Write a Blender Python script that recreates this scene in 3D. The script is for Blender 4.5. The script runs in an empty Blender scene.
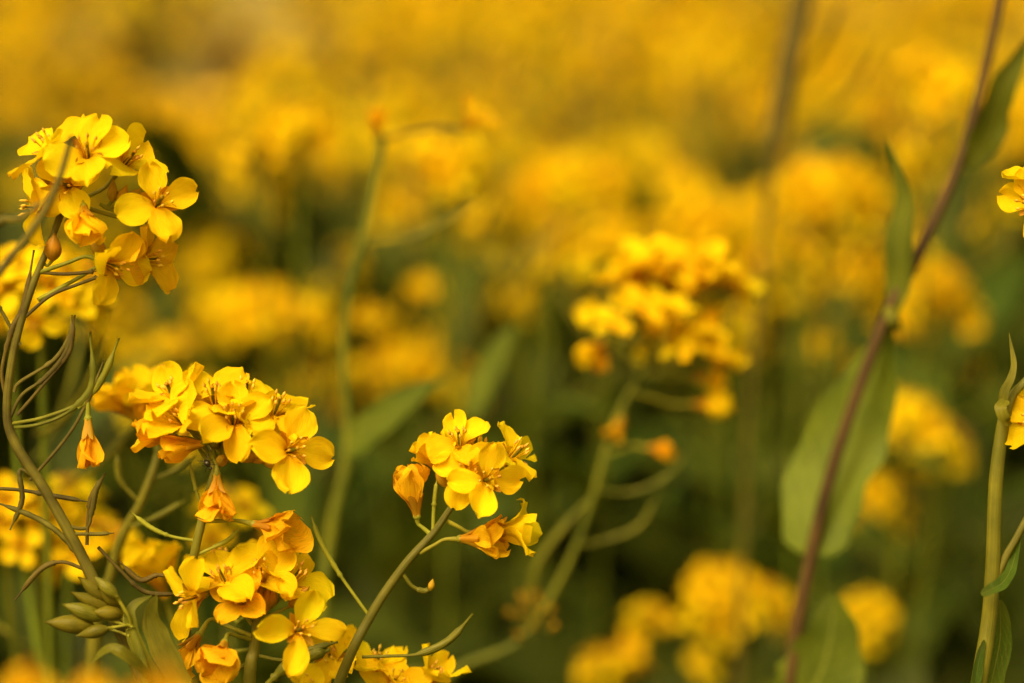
import bpy, math, random
import numpy as np
from mathutils import Vector, Matrix, Quaternion

R = random.Random(7)
scene = bpy.context.scene
COL = scene.collection

# ------------------------------------------------------------------ camera
CAM_H, PITCH, LENS, W, H = 1.0, 5.6, 85.0, 1024, 683
FOCUS, FSTOP = 0.60, 5.2
cam_loc = Vector((0, 0, CAM_H))
a = math.radians(PITCH)
FWD = Vector((0, math.cos(a), -math.sin(a)))
RGT = Vector((1, 0, 0))
UP = RGT.cross(FWD)
K = 36.0 / LENS / W          # metres per pixel at one metre

def P(x, y, d=FOCUS):
    return cam_loc + FWD * d + RGT * ((x - W / 2) * K * d) + UP * ((H / 2 - y) * K * d)
def D(r, u, t):              # direction: right, up, toward the camera
    return (RGT * r + UP * u - FWD * t).normalized()

# ------------------------------------------------------------------ materials
def new_mat(name):
    m = bpy.data.materials.new(name); m.use_nodes = True
    nt = m.node_tree; nt.nodes.clear()
    return m, nt, nt.nodes, nt.links
def ramp(n, stops):
    r = n.new('ShaderNodeValToRGB'); e = r.color_ramp.elements
    while len(e) < len(stops): e.new(0.5)
    for i, (p, c) in enumerate(stops):
        e[i].position = p; e[i].color = (*c, 1)
    return r

def plant_mat(name, cols, trans, tcol, rough=0.5, scale=40, stretch=6, bump=0.15, hue=0.03, val=0.25, along=None, spec=0.25, vein=0.0, ribs=None):
    """mottled leaf-like surface: cols dark->light by noise, along = (base colour, amount) near uv.x=0"""
    m, nt, n, l = new_mat(name)
    out = n.new('ShaderNodeOutputMaterial')
    uv = n.new('ShaderNodeUVMap')
    geo = n.new('ShaderNodeTexCoord')
    info = n.new('ShaderNodeObjectInfo')
    n1 = n.new('ShaderNodeTexNoise'); n1.inputs['Scale'].default_value = scale; n1.inputs['Detail'].default_value = 3
    l.new(geo.outputs['Object'], n1.inputs['Vector'])
    rp = ramp(n, [(0.32, cols[0]), (0.68, cols[1])]); l.new(n1.outputs['Fac'], rp.inputs['Fac'])
    col = rp.outputs['Color']
    # streaks running along the organ
    mp = n.new('ShaderNodeMapping'); mp.inputs['Scale'].default_value = (1.2, stretch, 1)
    l.new(uv.outputs['UV'], mp.inputs['Vector'])
    n2 = n.new('ShaderNodeTexNoise'); n2.inputs['Scale'].default_value = 3.0; n2.inputs['Detail'].default_value = 2
    l.new(mp.outputs['Vector'], n2.inputs['Vector'])
    if vein:
        r2 = ramp(n, [(0.40, (1 - vein,) * 3), (0.52, (1, 1, 1))]); l.new(n2.outputs['Fac'], r2.inputs['Fac'])
        mx = n.new('ShaderNodeMixRGB'); mx.blend_type = 'MULTIPLY'; mx.inputs['Fac'].default_value = 1
        l.new(col, mx.inputs['Color1']); l.new(r2.outputs['Color'], mx.inputs['Color2']); col = mx.outputs['Color']
    if ribs:
        sr = n.new('ShaderNodeSeparateXYZ'); l.new(uv.outputs['UV'], sr.inputs['Vector'])
        def mth(op, a_, b_=None):
            q = n.new('ShaderNodeMath'); q.operation = op
            for i_, v_ in enumerate((a_, b_)):
                if v_ is None: continue
                if isinstance(v_, (int, float)): q.inputs[i_].default_value = v_
                else: l.new(v_, q.inputs[i_])
            return q.outputs[0]
        av = mth('ABSOLUTE', mth('SUBTRACT', sr.outputs['Y'], .5))
        mid = mth('LESS_THAN', av, .022)
        wob = mth('MULTIPLY', n2.outputs['Fac'], .09)
        ph = mth('MULTIPLY', mth('ADD', mth('SUBTRACT', sr.outputs['X'], mth('MULTIPLY', av, .42)), wob), 11.0)
        fr_ = mth('ABSOLUTE', mth('SUBTRACT', mth('FRACT', ph), .5))
        side = mth('MULTIPLY', mth('LESS_THAN', fr_, .045), .55)
        lines = mth('MAXIMUM', mid, side)
        mx = n.new('ShaderNodeMixRGB'); mx.inputs['Color2'].default_value = (*ribs, 1)
        l.new(lines, mx.inputs['Fac']); l.new(col, mx.inputs['Color1']); col = mx.outputs['Color']
    if along:
        sp = n.new('ShaderNodeSeparateXYZ'); l.new(uv.outputs['UV'], sp.inputs['Vector'])
        mr = n.new('ShaderNodeMapRange'); mr.inputs['From Min'].default_value = along[2]; mr.inputs['From Max'].default_value = along[3]
        mr.inputs['To Min'].default_value = along[1]; mr.inputs['To Max'].default_value = 0
        l.new(sp.outputs['X'], mr.inputs['Value'])
        mx = n.new('ShaderNodeMixRGB'); mx.inputs['Color2'].default_value = (*along[0], 1)
        l.new(mr.outputs['Result'], mx.inputs['Fac']); l.new(col, mx.inputs['Color1']); col = mx.outputs['Color']
    hs = n.new('ShaderNodeHueSaturation')
    m1 = n.new('ShaderNodeMapRange'); m1.inputs['To Min'].default_value = 0.5 - hue; m1.inputs['To Max'].default_value = 0.5 + hue * 0.3
    m2 = n.new('ShaderNodeMapRange'); m2.inputs['To Min'].default_value = 1 - val; m2.inputs['To Max'].default_value = 1 + val * 0.3
    l.new(info.outputs['Random'], m1.inputs['Value'])
    fr = n.new('ShaderNodeMath'); fr.operation = 'FRACT'; ml = n.new('ShaderNodeMath'); ml.operation = 'MULTIPLY'; ml.inputs[1].default_value = 17.3
    l.new(info.outputs['Random'], ml.inputs[0]); l.new(ml.outputs[0], fr.inputs[0]); l.new(fr.outputs[0], m2.inputs['Value'])
    l.new(m1.outputs['Result'], hs.inputs['Hue']); l.new(m2.outputs['Result'], hs.inputs['Value']); l.new(col, hs.inputs['Color'])
    b = n.new('ShaderNodeBsdfPrincipled'); b.inputs['Roughness'].default_value = rough
    b.inputs['Specular IOR Level'].default_value = spec
    l.new(hs.outputs['Color'], b.inputs['Base Color'])
    bp = n.new('ShaderNodeBump'); bp.inputs['Strength'].default_value = bump; bp.inputs['Distance'].default_value = 0.0006
    l.new(n2.outputs['Fac'], bp.inputs['Height']); l.new(bp.outputs['Normal'], b.inputs['Normal'])
    if trans > 0:
        t = n.new('ShaderNodeBsdfTranslucent')
        mt = n.new('ShaderNodeMixRGB'); mt.blend_type = 'MULTIPLY'; mt.inputs['Fac'].default_value = 1; mt.inputs['Color2'].default_value = (*tcol, 1)
        l.new(hs.outputs['Color'], mt.inputs['Color1']); l.new(mt.outputs['Color'], t.inputs['Color'])
        l.new(bp.outputs['Normal'], t.inputs['Normal'])
        ms = n.new('ShaderNodeMixShader'); ms.inputs['Fac'].default_value = trans
        l.new(b.outputs[0], ms.inputs[1]); l.new(t.outputs[0], ms.inputs[2]); l.new(ms.outputs[0], out.inputs['Surface'])
    else:
        l.new(b.outputs[0], out.inputs['Surface'])
    return m

M = {}
M['petal'] = plant_mat('yellow_petal', [(0.98, 0.69, 0.008), (0.99, 0.80, 0.013)], 0.42, (1.0, 0.93, 0.5), rough=0.7, spec=.02, scale=140, stretch=20,
                       bump=0.45, hue=0.018, val=0.16, along=((0.93, 0.46, 0.006), 0.85, 0.12, 0.5), vein=0.09)
M['old_petal'] = plant_mat('orange_petal', [(0.95, 0.52, 0.010), (0.99, 0.68, 0.014)], 0.4, (1.0, 0.82, 0.4), rough=0.6, spec=.06, scale=120, stretch=18,
                           bump=0.5, hue=0.015, val=0.15, along=((0.90, 0.36, 0.012), 0.7, 0.1, 0.55), vein=0.18)
M['sepal'] = plant_mat('sepal', [(0.50, 0.27, 0.012), (0.62, 0.36, 0.015)], 0.35, (1, .9, .5), scale=200, hue=0.02)
M['bud'] = plant_mat('bud', [(0.42, 0.27, 0.014), (0.66, 0.36, 0.014)], 0.15, (1, .9, .5), scale=250, stretch=5, hue=0.02, vein=0.15)
M['green_bud'] = plant_mat('green_bud', [(0.12, 0.115, 0.010), (0.20, 0.175, 0.013)], 0.15, (1, .9, .5), scale=250, stretch=5, hue=0.02, vein=0.15)
M['anther'] = plant_mat('anther', [(0.72, 0.44, 0.05), (0.90, 0.62, 0.07)], 0, (1, 1, 1), scale=600, rough=.8)
M['stem'] = plant_mat('green_stem', [(0.095, 0.100, 0.009), (0.175, 0.170, 0.016)], 0, (1, 1, 1), rough=0.42, scale=130, stretch=16, bump=0.4, hue=0.02, vein=0.22, spec=.35)
M['thin'] = plant_mat('thin_stalk', [(0.20, 0.21, 0.018), (0.31, 0.31, 0.03)], 0, (1, 1, 1), rough=0.45, scale=160, stretch=8, bump=0.3, hue=0.02, vein=0.15)
M['dark'] = plant_mat('brown_stalk', [(0.060, 0.045, 0.010), (0.15, 0.125, 0.020)], 0, (1, 1, 1), rough=0.5, scale=140, stretch=12, bump=0.4, vein=0.25)
M['red'] = plant_mat('purple_stem', [(0.040, 0.018, 0.010), (0.095, 0.046, 0.020)], 0, (1, 1, 1), rough=0.45, scale=60, stretch=14, bump=0.3, vein=0.25)
M['leaf'] = plant_mat('leaf', [(0.050, 0.105, 0.012), (0.10, 0.175, 0.020)], 0.35, (1.3, 1.15, .5), rough=0.5, scale=35, stretch=14, bump=0.7, hue=0.02, val=0.3,
                      along=((0.14, 0.16, 0.03), 0.5, 0.0, 0.3), vein=0.22, ribs=(.18, .22, .05))
M['lush'] = plant_mat('lush_leaf', [(0.075, 0.105, 0.007), (0.135, 0.165, 0.012)], 0.2, (1.3, 1.2, .5), rough=0.6, scale=55, stretch=14, bump=0.7, hue=0.02, val=0.15, vein=0.18, ribs=(.18, .21, .035))
M['low'] = plant_mat('low_leaf', [(0.024, 0.038, 0.004), (0.090, 0.122, 0.010)], 0.3, (1.2, 1.1, .5), rough=0.55, scale=12, stretch=10, bump=0.5, hue=0.03, val=0.4, vein=0.2)
M['gstem'] = plant_mat('pale_green_stem', [(0.075, 0.110, 0.009), (0.15, 0.18, 0.015)], 0, (1, 1, 1), rough=0.5, scale=60, stretch=12, bump=0.3, hue=0.03, val=.3)
M['pod'] = plant_mat('pod', [(0.115, 0.120, 0.010), (0.20, 0.195, 0.017)], 0.08, (1, 1, .5), rough=0.42, scale=150, stretch=7, bump=0.5, hue=0.02, vein=0.2)
M['beetle'] = plant_mat('beetle', [(0.008, 0.007, 0.006), (0.02, 0.016, 0.012)], 0, (1, 1, 1), rough=0.25, scale=500, spec=.6)

def soil_mat():
    m, nt, n, l = new_mat('soil')
    out = n.new('ShaderNodeOutputMaterial'); b = n.new('ShaderNodeBsdfPrincipled'); b.inputs['Roughness'].default_value = .95
    tc = n.new('ShaderNodeTexCoord'); no = n.new('ShaderNodeTexNoise'); no.inputs['Scale'].default_value = 14; no.inputs['Detail'].default_value = 8
    l.new(tc.outputs['Object'], no.inputs['Vector'])
    r = ramp(n, [(0.3, (0.022, 0.015, 0.006)), (0.55, (0.055, 0.038, 0.014)), (0.75, (0.04, 0.055, 0.012))])
    l.new(no.outputs['Fac'], r.inputs['Fac']); l.new(r.outputs['Color'], b.inputs['Base Color'])
    bp = n.new('ShaderNodeBump'); bp.inputs['Distance'].default_value = .03; l.new(no.outputs['Fac'], bp.inputs['Height']); l.new(bp.outputs[0], b.inputs['Normal'])
    l.new(b.outputs[0], out.inputs[0]); return m
def canopy_mat():
    m, nt, n, l = new_mat('far_canopy')
    out = n.new('ShaderNodeOutputMaterial'); b = n.new('ShaderNodeBsdfPrincipled'); b.inputs['Roughness'].default_value = .9
    tc = n.new('ShaderNodeTexCoord'); no = n.new('ShaderNodeTexNoise'); no.inputs['Scale'].default_value = 5; no.inputs['Detail'].default_value = 8
    l.new(tc.outputs['Object'], no.inputs['Vector'])
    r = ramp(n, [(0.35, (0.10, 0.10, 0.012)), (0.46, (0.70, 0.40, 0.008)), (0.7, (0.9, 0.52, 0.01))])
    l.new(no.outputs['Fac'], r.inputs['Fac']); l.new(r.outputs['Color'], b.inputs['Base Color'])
    l.new(b.outputs[0], out.inputs[0]); return m
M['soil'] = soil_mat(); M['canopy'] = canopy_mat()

# ------------------------------------------------------------------ mesh helpers
class Geo:
    def __init__(s): s.v = []; s.f = []; s.uv = []; s.m = []; s.n = 0
    def grid(s, V, nu, nv, mat, wrap=False):
        """V: (nu*nv,3) rows along u"""
        b = s.n; s.v.append(np.asarray(V, float)); s.n += nu * nv
        for i in range(nu - 1):
            for j in range(nv if wrap else nv - 1):
                j2 = (j + 1) % nv
                s.f.append((b + i * nv + j, b + (i + 1) * nv + j, b + (i + 1) * nv + j2, b + i * nv + j2))
                u0, u1 = i / (nu - 1), (i + 1) / (nu - 1); d = nv if wrap else nv - 1
                v0, v1 = j / d, (j + 1) / d
                s.uv += [u0, v0, u1, v0, u1, v1, u0, v1]
                s.m.append(mat)
    def merge(s, g, mtx=None):
        """add another Geo transformed by mtx"""
        V = np.concatenate(g.v)
        if mtx is not None:
            A = np.array(mtx); V = V @ A[:3, :3].T + A[:3, 3]
        b = s.n; s.v.append(V); s.n += len(V)
        s.f += [tuple(b + k for k in f) for f in g.f]; s.uv += g.uv; s.m += g.m
    def mesh(s, name):
        me = bpy.data.meshes.new(name)
        V = np.concatenate(s.v)
        me.from_pydata(V.tolist(), [], s.f)
        names = list(dict.fromkeys(s.m))
        for k in names: me.materials.append(M[k])
        idx = {k: i for i, k in enumerate(names)}
        me.polygons.foreach_set('material_index', [idx[k] for k in s.m])
        me.polygons.foreach_set('use_smooth', [True] * len(s.f))
        ul = me.uv_layers.new(name='UVMap')
        ul.data.foreach_set('uv', s.uv)
        me.update(); return me

def spline(pts, n):
    """catmull-rom through pts; rows may carry extra columns"""
    p = np.array([list(q) for q in pts], float)
    if len(p) == 2: 
        t = np.linspace(0, 1, n)[:, None]; return p[0] * (1 - t) + p[1] * t
    p = np.vstack([2 * p[0] - p[1], p, 2 * p[-1] - p[-2]])
    seg = len(p) - 3; out = []
    for q in np.linspace(0, seg, n):
        i = min(int(q), seg - 1); t = q - i
        a_, b_, c_, d_ = p[i:i + 4]
        out.append(0.5 * ((2 * b_) + (-a_ + c_) * t + (2 * a_ - 5 * b_ + 4 * c_ - d_) * t * t + (-a_ + 3 * b_ - 3 * c_ + d_) * t ** 3))
    return np.array(out)

def tube_geo(g, pts, radii, mat, n=16, k=8, wob=0.0, rng=R, ridge=0.0):
    """swept tube through pts, radii interpolated"""
    C = spline(pts, n)
    rr = np.interp(np.linspace(0, 1, n), np.linspace(0, 1, len(radii)), radii)
    T = np.gradient(C, axis=0); T /= np.linalg.norm(T, axis=1)[:, None] + 1e-12
    nrm = np.cross(T[0], [0.31, 0.2, 0.93]); nrm /= np.linalg.norm(nrm)
    V = []
    for i in range(n):
        nrm = nrm - T[i] * nrm.dot(T[i]); nrm /= np.linalg.norm(nrm); bi = np.cross(T[i], nrm)
        r = rr[i] * (1 + wob * rng.uniform(-1, 1))
        for j in range(k):
            an = 2 * math.pi * j / k; q = r * (1 + ridge * (j % 2))
            V.append(C[i] + nrm * math.cos(an) * q + bi * math.sin(an) * q)
    g.grid(V, n, k, mat, wrap=True)
    # caps
    b = g.n - n * k
    g.f.append(tuple(b + j for j in range(k))[::-1]); g.uv += [0, 0] * k; g.m.append(mat)
    g.f.append(tuple(b + (n - 1) * k + j for j in range(k))); g.uv += [1, 0] * k; g.m.append(mat)
    return C

def petal_geo(g, rng, L, Wd, open_, az, mat, nu=13, nv=9, curl=0.0, cup=0.25, wav=1.0, claw=0.17, base_r=0.0006, late=0.0):
    """petal rising from the throat (axis +Z) then spreading outwards at azimuth az"""
    th1 = math.radians(6 + 84 * open_)
    tw = rng.uniform(-.25, .25) * wav; ph = rng.uniform(0, 6.28); ph2 = rng.uniform(0, 6.28); k1 = rng.uniform(2.2, 3.6)
    notch = rng.uniform(0, .06); skew = rng.uniform(-.12, .12)
    x, z = base_r, 0.0; V = []; ss = np.linspace(0, 1, nu)
    ca, sa = math.cos(az), math.sin(az)
    fold = rng.uniform(0, .22) * wav; bend = rng.uniform(-.35, .35) * max(wav - .8, 0)
    for i, s in enumerate(ss):
        q = min(max((s - .10 - late) / (.38 + late * .3), 0), 1); q = q * q * (3 - 2 * q)
        th = math.radians(4) + (th1 - math.radians(4)) * q + curl * s * s
        if i: x += math.sin(th) * L / (nu - 1); z += math.cos(th) * L / (nu - 1)
        e = min(max((s - .14) / .50, 0), 1); e = e * e * (3 - 2 * e)
        w = claw + (1 - claw) * e
        if s > .66: w *= math.sqrt(max(1 - ((s - .66) / .345) ** 2, 0.0)) 
        w *= Wd / 2
        for j in range(nv):
            v = -1 + 2 * j / (nv - 1)
            off = cup * w * v * v + (abs(v) - .5) * fold * w + bend * w * v * s
            off += wav * (.012 * L * s * math.sin(13 * v + 21 * s + ph) * (.3 + abs(v)) + .05 * L * s * s * math.sin(k1 * v + ph) + .018 * L * s * s * math.sin(7 * v + 9 * s + ph2) * abs(v))
            dx = -math.cos(th) * off; dz = math.sin(th) * off
            lat = v * w + skew * L * s * s + tw * 0
            sh = -notch * L * (1 - abs(v)) * max(0, (s - .8) / .2)
            xx = x + dx + math.sin(th) * sh; zz = z + dz + math.cos(th) * sh + tw * v * w * s
            V.append((xx * ca - lat * sa, xx * sa + lat * ca, zz))
    g.grid(V, nu, nv, mat)

def ellipsoid(g, c, axis, L, r, mat, nu=8, k=8, pow_=0.75):
    c = Vector(c); ax = Vector(axis).normalized()
    pts = [c + ax * (L * t) for t in np.linspace(0, 1, nu)]
    rad = [max(r * math.sin(math.pi * (t ** pow_)), r * .06) for t in np.linspace(0, 1, nu)]
    tube_geo(g, pts, rad, mat, n=nu, k=k)

def leaf_geo(g, pts, width, mat, face, nu=22, nv=9, rng=R, clasp=0.55, fold=0.3, wave=0.12, peak=0.35, tip=1.0):
    """leaf along pts; face = vector the upper side looks to; clasp = relative width at the base"""
    C = spline(pts, nu); T = np.gradient(C, axis=0); T /= np.linalg.norm(T, axis=1)[:, None] + 1e-12
    ph, ph2 = rng.uniform(0, 6.28), rng.uniform(0, 6.28); kk = rng.uniform(9, 14); V = []
    f = np.array(face, float)
    L = np.linalg.norm(np.diff(C, axis=0), axis=1).sum()
    for i in range(nu):
        s = i / (nu - 1)
        if s < peak: q = s / peak; w = clasp + (1 - clasp) * math.sin(q * math.pi / 2)
        else: q = (s - peak) / (1 - peak); w = max(math.cos(q * math.pi / 2), 0) ** .8 * tip
        if s < .04: w *= s / .04 * .5 + .5
        w = max(w, .02) * width / 2
        side = np.cross(T[i], f); side /= np.linalg.norm(side) + 1e-12
        nr = np.cross(side, T[i])
        for j in range(nv):
            v = -1 + 2 * j / (nv - 1)
            ww = w * (1 + .06 * math.sin(kk * 2.3 * s + ph + v))
            off = fold * w * abs(v) ** 1.3 + wave * w * v * v * math.sin(kk * s + (ph if v < 0 else ph2))
            V.append(C[i] + side * v * ww + nr * off)
    g.grid(V, nu, nv, mat)

# ------------------------------------------------------------------ object helpers
def put(name, data, parent=None, mtx=None):
    o = bpy.data.objects.new(name, data); COL.objects.link(o)
    if mtx is not None: o.matrix_world = mtx
    if parent is not None: o.parent = parent; 
    return o
def thing(name, loc, label, cat, group=None):
    o = bpy.data.objects.new(name, None); COL.objects.link(o); o.location = loc; o.empty_display_size = .02
    o['label'] = label; o['category'] = cat
    if group: o['group'] = group
    return o
def part(name, g, root):
    """geometry given in world space, stored relative to the thing's base"""
    base = root
    off = Vector((0, 0, 0)); r = root
    while r is not None: off += Vector(r.location); r = r.parent
    g.v = [np.concatenate(g.v) - np.array(off)]
    return put(name, g.mesh(name), root)
def frame(base, axis, spin=0.0, sc=1.0):
    ax = Vector(axis).normalized()
    q = Vector((0, 0, 1)).rotation_difference(ax)
    return Matrix.Translation(base) @ q.to_matrix().to_4x4() @ Matrix.Rotation(spin, 4, 'Z') @ Matrix.Scale(sc, 4)

def ground_pt(x, y): return Vector((x, y, 0))

# ------------------------------------------------------------------ flowers
def hero_flower(plant, base, axis, attach, rng, size=0.0125, width=None, opened=.85, spin=None, mat='petal', curl=0.0,
                petals=4, stamens=True, sep_mat='sepal', ped_mat='thin', sag=0.0, wav=1.0, open_list=None, label=None):
    """a flower with stalk and receptacle (the part) and petals, sepals, stamens, pistil (its sub-parts)"""
    width = width or size * .60; size *= 1.05; width *= 1.07; wav *= 1.55; late = .26 if opened < .5 else 0
    spin = rng.uniform(0, 6.28) if spin is None else spin
    base = Vector(base); axis = Vector(axis).normalized()
    g = Geo()
    if attach is not None:
        at = Vector(attach); L = (base - at).length
        ctrl = base - axis * L * .35 + Vector((0, 0, -sag))
        tube_geo(g, [at, at.lerp(ctrl, .6), ctrl, base], [.00062, .0005, .00048, .00075], ped_mat, n=14, k=7)
    ellipsoid(g, base - axis * .0009, axis, .0026, .0011, ped_mat, nu=6, k=8)
    fl = part('flower', g, plant)
    if label: fl['label'] = label
    mt = frame(base, axis, spin)
    loc0 = Vector(plant.location)
    def sub(name, gg):
        A = np.array(mt); V = np.concatenate(gg.v) @ A[:3, :3].T + A[:3, 3]
        gg.v = [V - np.array(loc0)]
        return put(name, gg.mesh(name), fl)
    for k in range(petals):
        az = k * math.pi / 2 + rng.uniform(-.2, .2) + (-.13 if k % 2 else .13)
        op = opened + rng.uniform(-.17, .14)
        if open_list: op = open_list[k]
        gg = Geo(); petal_geo(gg, rng, size * rng.uniform(.94, 1.06), width * rng.uniform(.84, 1.14), op, az, mat, nu=18, nv=13, curl=curl + rng.uniform(-.35, .5), late=late,
                              cup=rng.uniform(-.05, .4), wav=wav)
        sub('petal', gg)
    for k in range(4):
        gg = Geo(); petal_geo(gg, rng, size * .48, size * .16, .10 + .45 * opened * rng.uniform(.7, 1.1), k * math.pi / 2 + math.pi / 4, sep_mat, nu=8, nv=5, cup=.8, wav=.1, claw=.6, base_r=.0010)
        sub('sepal', gg)
    if stamens:
        for k in range(6):
            an = k * math.pi / 3 + .3; gg = Geo(); sp = .0006 + .0018 * opened * rng.uniform(.6, 1.1); hh = size * rng.uniform(.50, .62)
            tip = Vector((math.cos(an) * sp, math.sin(an) * sp, hh))
            tube_geo(gg, [(math.cos(an) * .0005, math.sin(an) * .0005, .0005), (tip.x * .6, tip.y * .6, hh * .6), tip], [.00022, .00016], 'petal', n=7, k=5)
            ellipsoid(gg, tip - Vector((0, 0, .0006)), (tip.x * 60, tip.y * 60, 1), .0017, .00040, 'anther', nu=6, k=6)
            sub('stamen', gg)
        gg = Geo(); tube_geo(gg, [(0, 0, .0005), (0, 0, size * .3), (.0001, 0, size * .55)], [.0005, .00055, .0004], 'pod', n=8, k=6)
        ellipsoid(gg, (0, 0, size * .54), (0, 0, 1), .0011, .0006, 'bud', nu=5, k=6); sub('pistil', gg)
    return fl

def simple_flower_geo(rng, size=.0125, nu=8, nv=5, opened=.85, mat='petal', full=True):
    g = Geo()
    for k in range(4):
        petal_geo(g, rng, size * rng.uniform(.92, 1.06), size * .66 * rng.uniform(.9, 1.1), opened + rng.uniform(-.12, .12), k * math.pi / 2 + rng.uniform(-.15, .15), mat,
                  nu=nu, nv=nv, curl=rng.uniform(-.1, .3), cup=rng.uniform(.05, .3))
    if full:
        for k in range(4): petal_geo(g, rng, size * .48, size * .16, .3, k * math.pi / 2 + .785, 'sepal', nu=4, nv=3, cup=.8, wav=.1, claw=.6, base_r=.001)
        ellipsoid(g, (0, 0, .001), (0, 0, 1), size * .6, .0012, 'bud', nu=5, k=6)
        ellipsoid(g, (0, 0, -.012), (0, 0, 1), .013, .0006, 'thin', nu=4, k=4)
    return g

def bud_geo(g, base, axis, L, r, mat, attach=None):
    base = Vector(base)
    ellipsoid(g, base, axis, L, r, mat, nu=9, k=9, pow_=.8)
    if attach is not None:
        a0 = Vector(attach); mid = a0.lerp(base, .5) - Vector(axis).normalized() * .001
        tube_geo(g, [a0, mid, base + Vector(axis).normalized() * .0004], [.0004, .00035, .0005], 'thin', n=8, k=6)

def bud_cluster(plant, centre, axis, n, rng, rad=.005, mat='bud', L=.0055, attach=None):
    axis = Vector(axis).normalized(); mt = frame(centre, axis, rng.uniform(0, 6))
    g = Geo(); root = Vector(attach) if attach is not None else Vector(centre) - axis * .012
    for k in range(n):
        t = (k + .5) / n; an = k * 2.4; rr = rad * math.sqrt(t)
        p = mt @ Vector((math.cos(an) * rr, math.sin(an) * rr, -t * t * rad * .9))
        ax = (mt.to_3x3() @ Vector((math.cos(an) * t * .7, math.sin(an) * t * .7, 1))).normalized()
        s = .6 + .4 * t
        bud_geo(g, p, ax, L * s * rng.uniform(.85, 1.1), .0013 * s, mat, attach=root + axis * rng.uniform(-.002, .003))
    return part('bud_cluster', g, plant)

def pod(plant, pts, rng, r=.0011, ped=.35, mat='pod', rp=.0005, beak=.12, d=None):
    """seed pod: thin stalk, joint, slightly beaded valve, narrow beak"""
    pts = [Vector(p) for p in pts]; g = Geo(); n = 34
    C = spline(pts, n)
    rr = []
    for i in range(n):
        s = i / (n - 1)
        if s < ped: q = rp
        elif s < 1 - beak:
            u = (s - ped) / (1 - beak - ped); q = rp * .9 + (r - rp * .9) * min(1, u * 8) * min(1, (1 - u) * 5 + .45); q *= 1 + .07 * math.sin(u * 42)
        else: q = r * .42 * (1 - .45 * (s - 1 + beak) / beak)
        rr.append(q)
    j = int(ped * n); rr[j] = max(rr[j], rp * 1.7)
    rr[-1] *= 1.5
    tube_geo(g, C, rr, mat, n=n, k=8)
    return part('seed_pod', g, plant)

# ------------------------------------------------------------------ library for mid-distance plants
LR = random.Random(11)
FLOWERS = [simple_flower_geo(LR, .0125, opened=o, mat=m).mesh('flower') for o, m in
           [(.85, 'petal'), (.95, 'petal'), (.75, 'petal'), (.9, 'petal'), (.6, 'petal'), (1.0, 'petal'), (.35, 'old_petal'), (.8, 'petal')]]

def head_geo(rng, n=15, nu=5, nv=4, size=.0125, spread=1.0):
    """a whole dome of flowers around a bud cluster, top at the origin"""
    g = Geo()
    for k in range(n):
        t = (k + .5) / n; an = k * 2.4 + rng.uniform(-.2, .2)
        el = math.radians(75 - 80 * t); r = (.008 + .016 * math.sqrt(t)) * spread
        p = Vector((math.cos(an) * r, math.sin(an) * r, -.004 - .034 * t * t - .006 * rng.random()))
        ax = Vector((math.cos(an) * math.cos(el), math.sin(an) * math.cos(el), math.sin(el) + .1 + rng.uniform(-.2, .2)))
        sf = simple_flower_geo(rng, size * rng.uniform(.85, 1.1), nu=nu, nv=nv, opened=rng.uniform(.6, 1.0), full=False, mat='old_petal' if rng.random() < .1 else 'petal')
        g.merge(sf, frame(p, ax, rng.uniform(0, 6)))
        tube_geo(g, [(0, 0, -.02 - .03 * t), p], [.0005, .0006], 'thin', n=3, k=4)
    for k in range(8):
        an = k * 2.4; r = .0016 * math.sqrt(k)
        ellipsoid(g, (math.cos(an) * r, math.sin(an) * r, -.004 - .0006 * k), (math.cos(an) * .2, math.sin(an) * .2, 1), .0055, .0012, 'bud', nu=5, k=5)
    tube_geo(g, [(0, 0, -.075), (0, 0, -.004)], [.0014, .0008], 'stem', n=3, k=6)
    return g
HEADS = [head_geo(LR, n, spread=s).mesh('flower_head') for n, s in [(10, 1), (13, 1.0), (8, .8), (12, .9), (14, 1.1)]]

def pod_std(rng):
    g = Geo(); L = rng.uniform(.035, .06); b = rng.uniform(.2, .5)
    pts = [(0, 0, 0), (L * .35, 0, L * .1), (L * .7, 0, L * (.2 + b * .4)), (L * .95, 0, L * (.3 + b))]
    tube_geo(g, pts, [.0005, .0006, .0012, .0013, .0011, .0004], 'pod', n=14, k=6); return g
PODS = [pod_std(LR).mesh('seed_pod') for _ in range(4)]
def leaf_std(rng, mat='leaf'):
    g = Geo(); L = rng.uniform(.09, .14); dr = rng.uniform(-.3, .5)
    pts = [(0, 0, 0), (L * .35, 0, L * .3), (L * .7, rng.uniform(-.1, .1) * L, L * (.45 - dr * .3)), (L, rng.uniform(-.15, .15) * L, L * (.45 - dr))]
    leaf_geo(g, pts, L * rng.uniform(.22, .34), mat, (-.3, 0, 1), rng=rng, nu=14, nv=7, clasp=.7); return g
LEAVES = [leaf_std(LR).mesh('leaf') for _ in range(5)]

def inst(name, data, plant, loc, axis=None, spin=0, sc=1.0, rz=None):
    o = bpy.data.objects.new(name, data); COL.objects.link(o); o.parent = plant
    loc = Vector(loc) - Vector(plant.location)
    if rz is not None: o.matrix_local = Matrix.Translation(loc) @ Matrix.Rotation(rz, 4, 'Z') @ Matrix.Scale(sc, 4)
    else: o.matrix_local = frame(loc, axis, spin, sc)
    return o

def stem_curve(root, top, rng, lean=.02):
    root, top = Vector(root), Vector(top)
    return [root, root.lerp(top, .35) + Vector((rng.uniform(-lean, lean), rng.uniform(-lean, lean), 0)),
            root.lerp(top, .7) + Vector((rng.uniform(-lean, lean), rng.uniform(-lean, lean), 0)), top]

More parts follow.
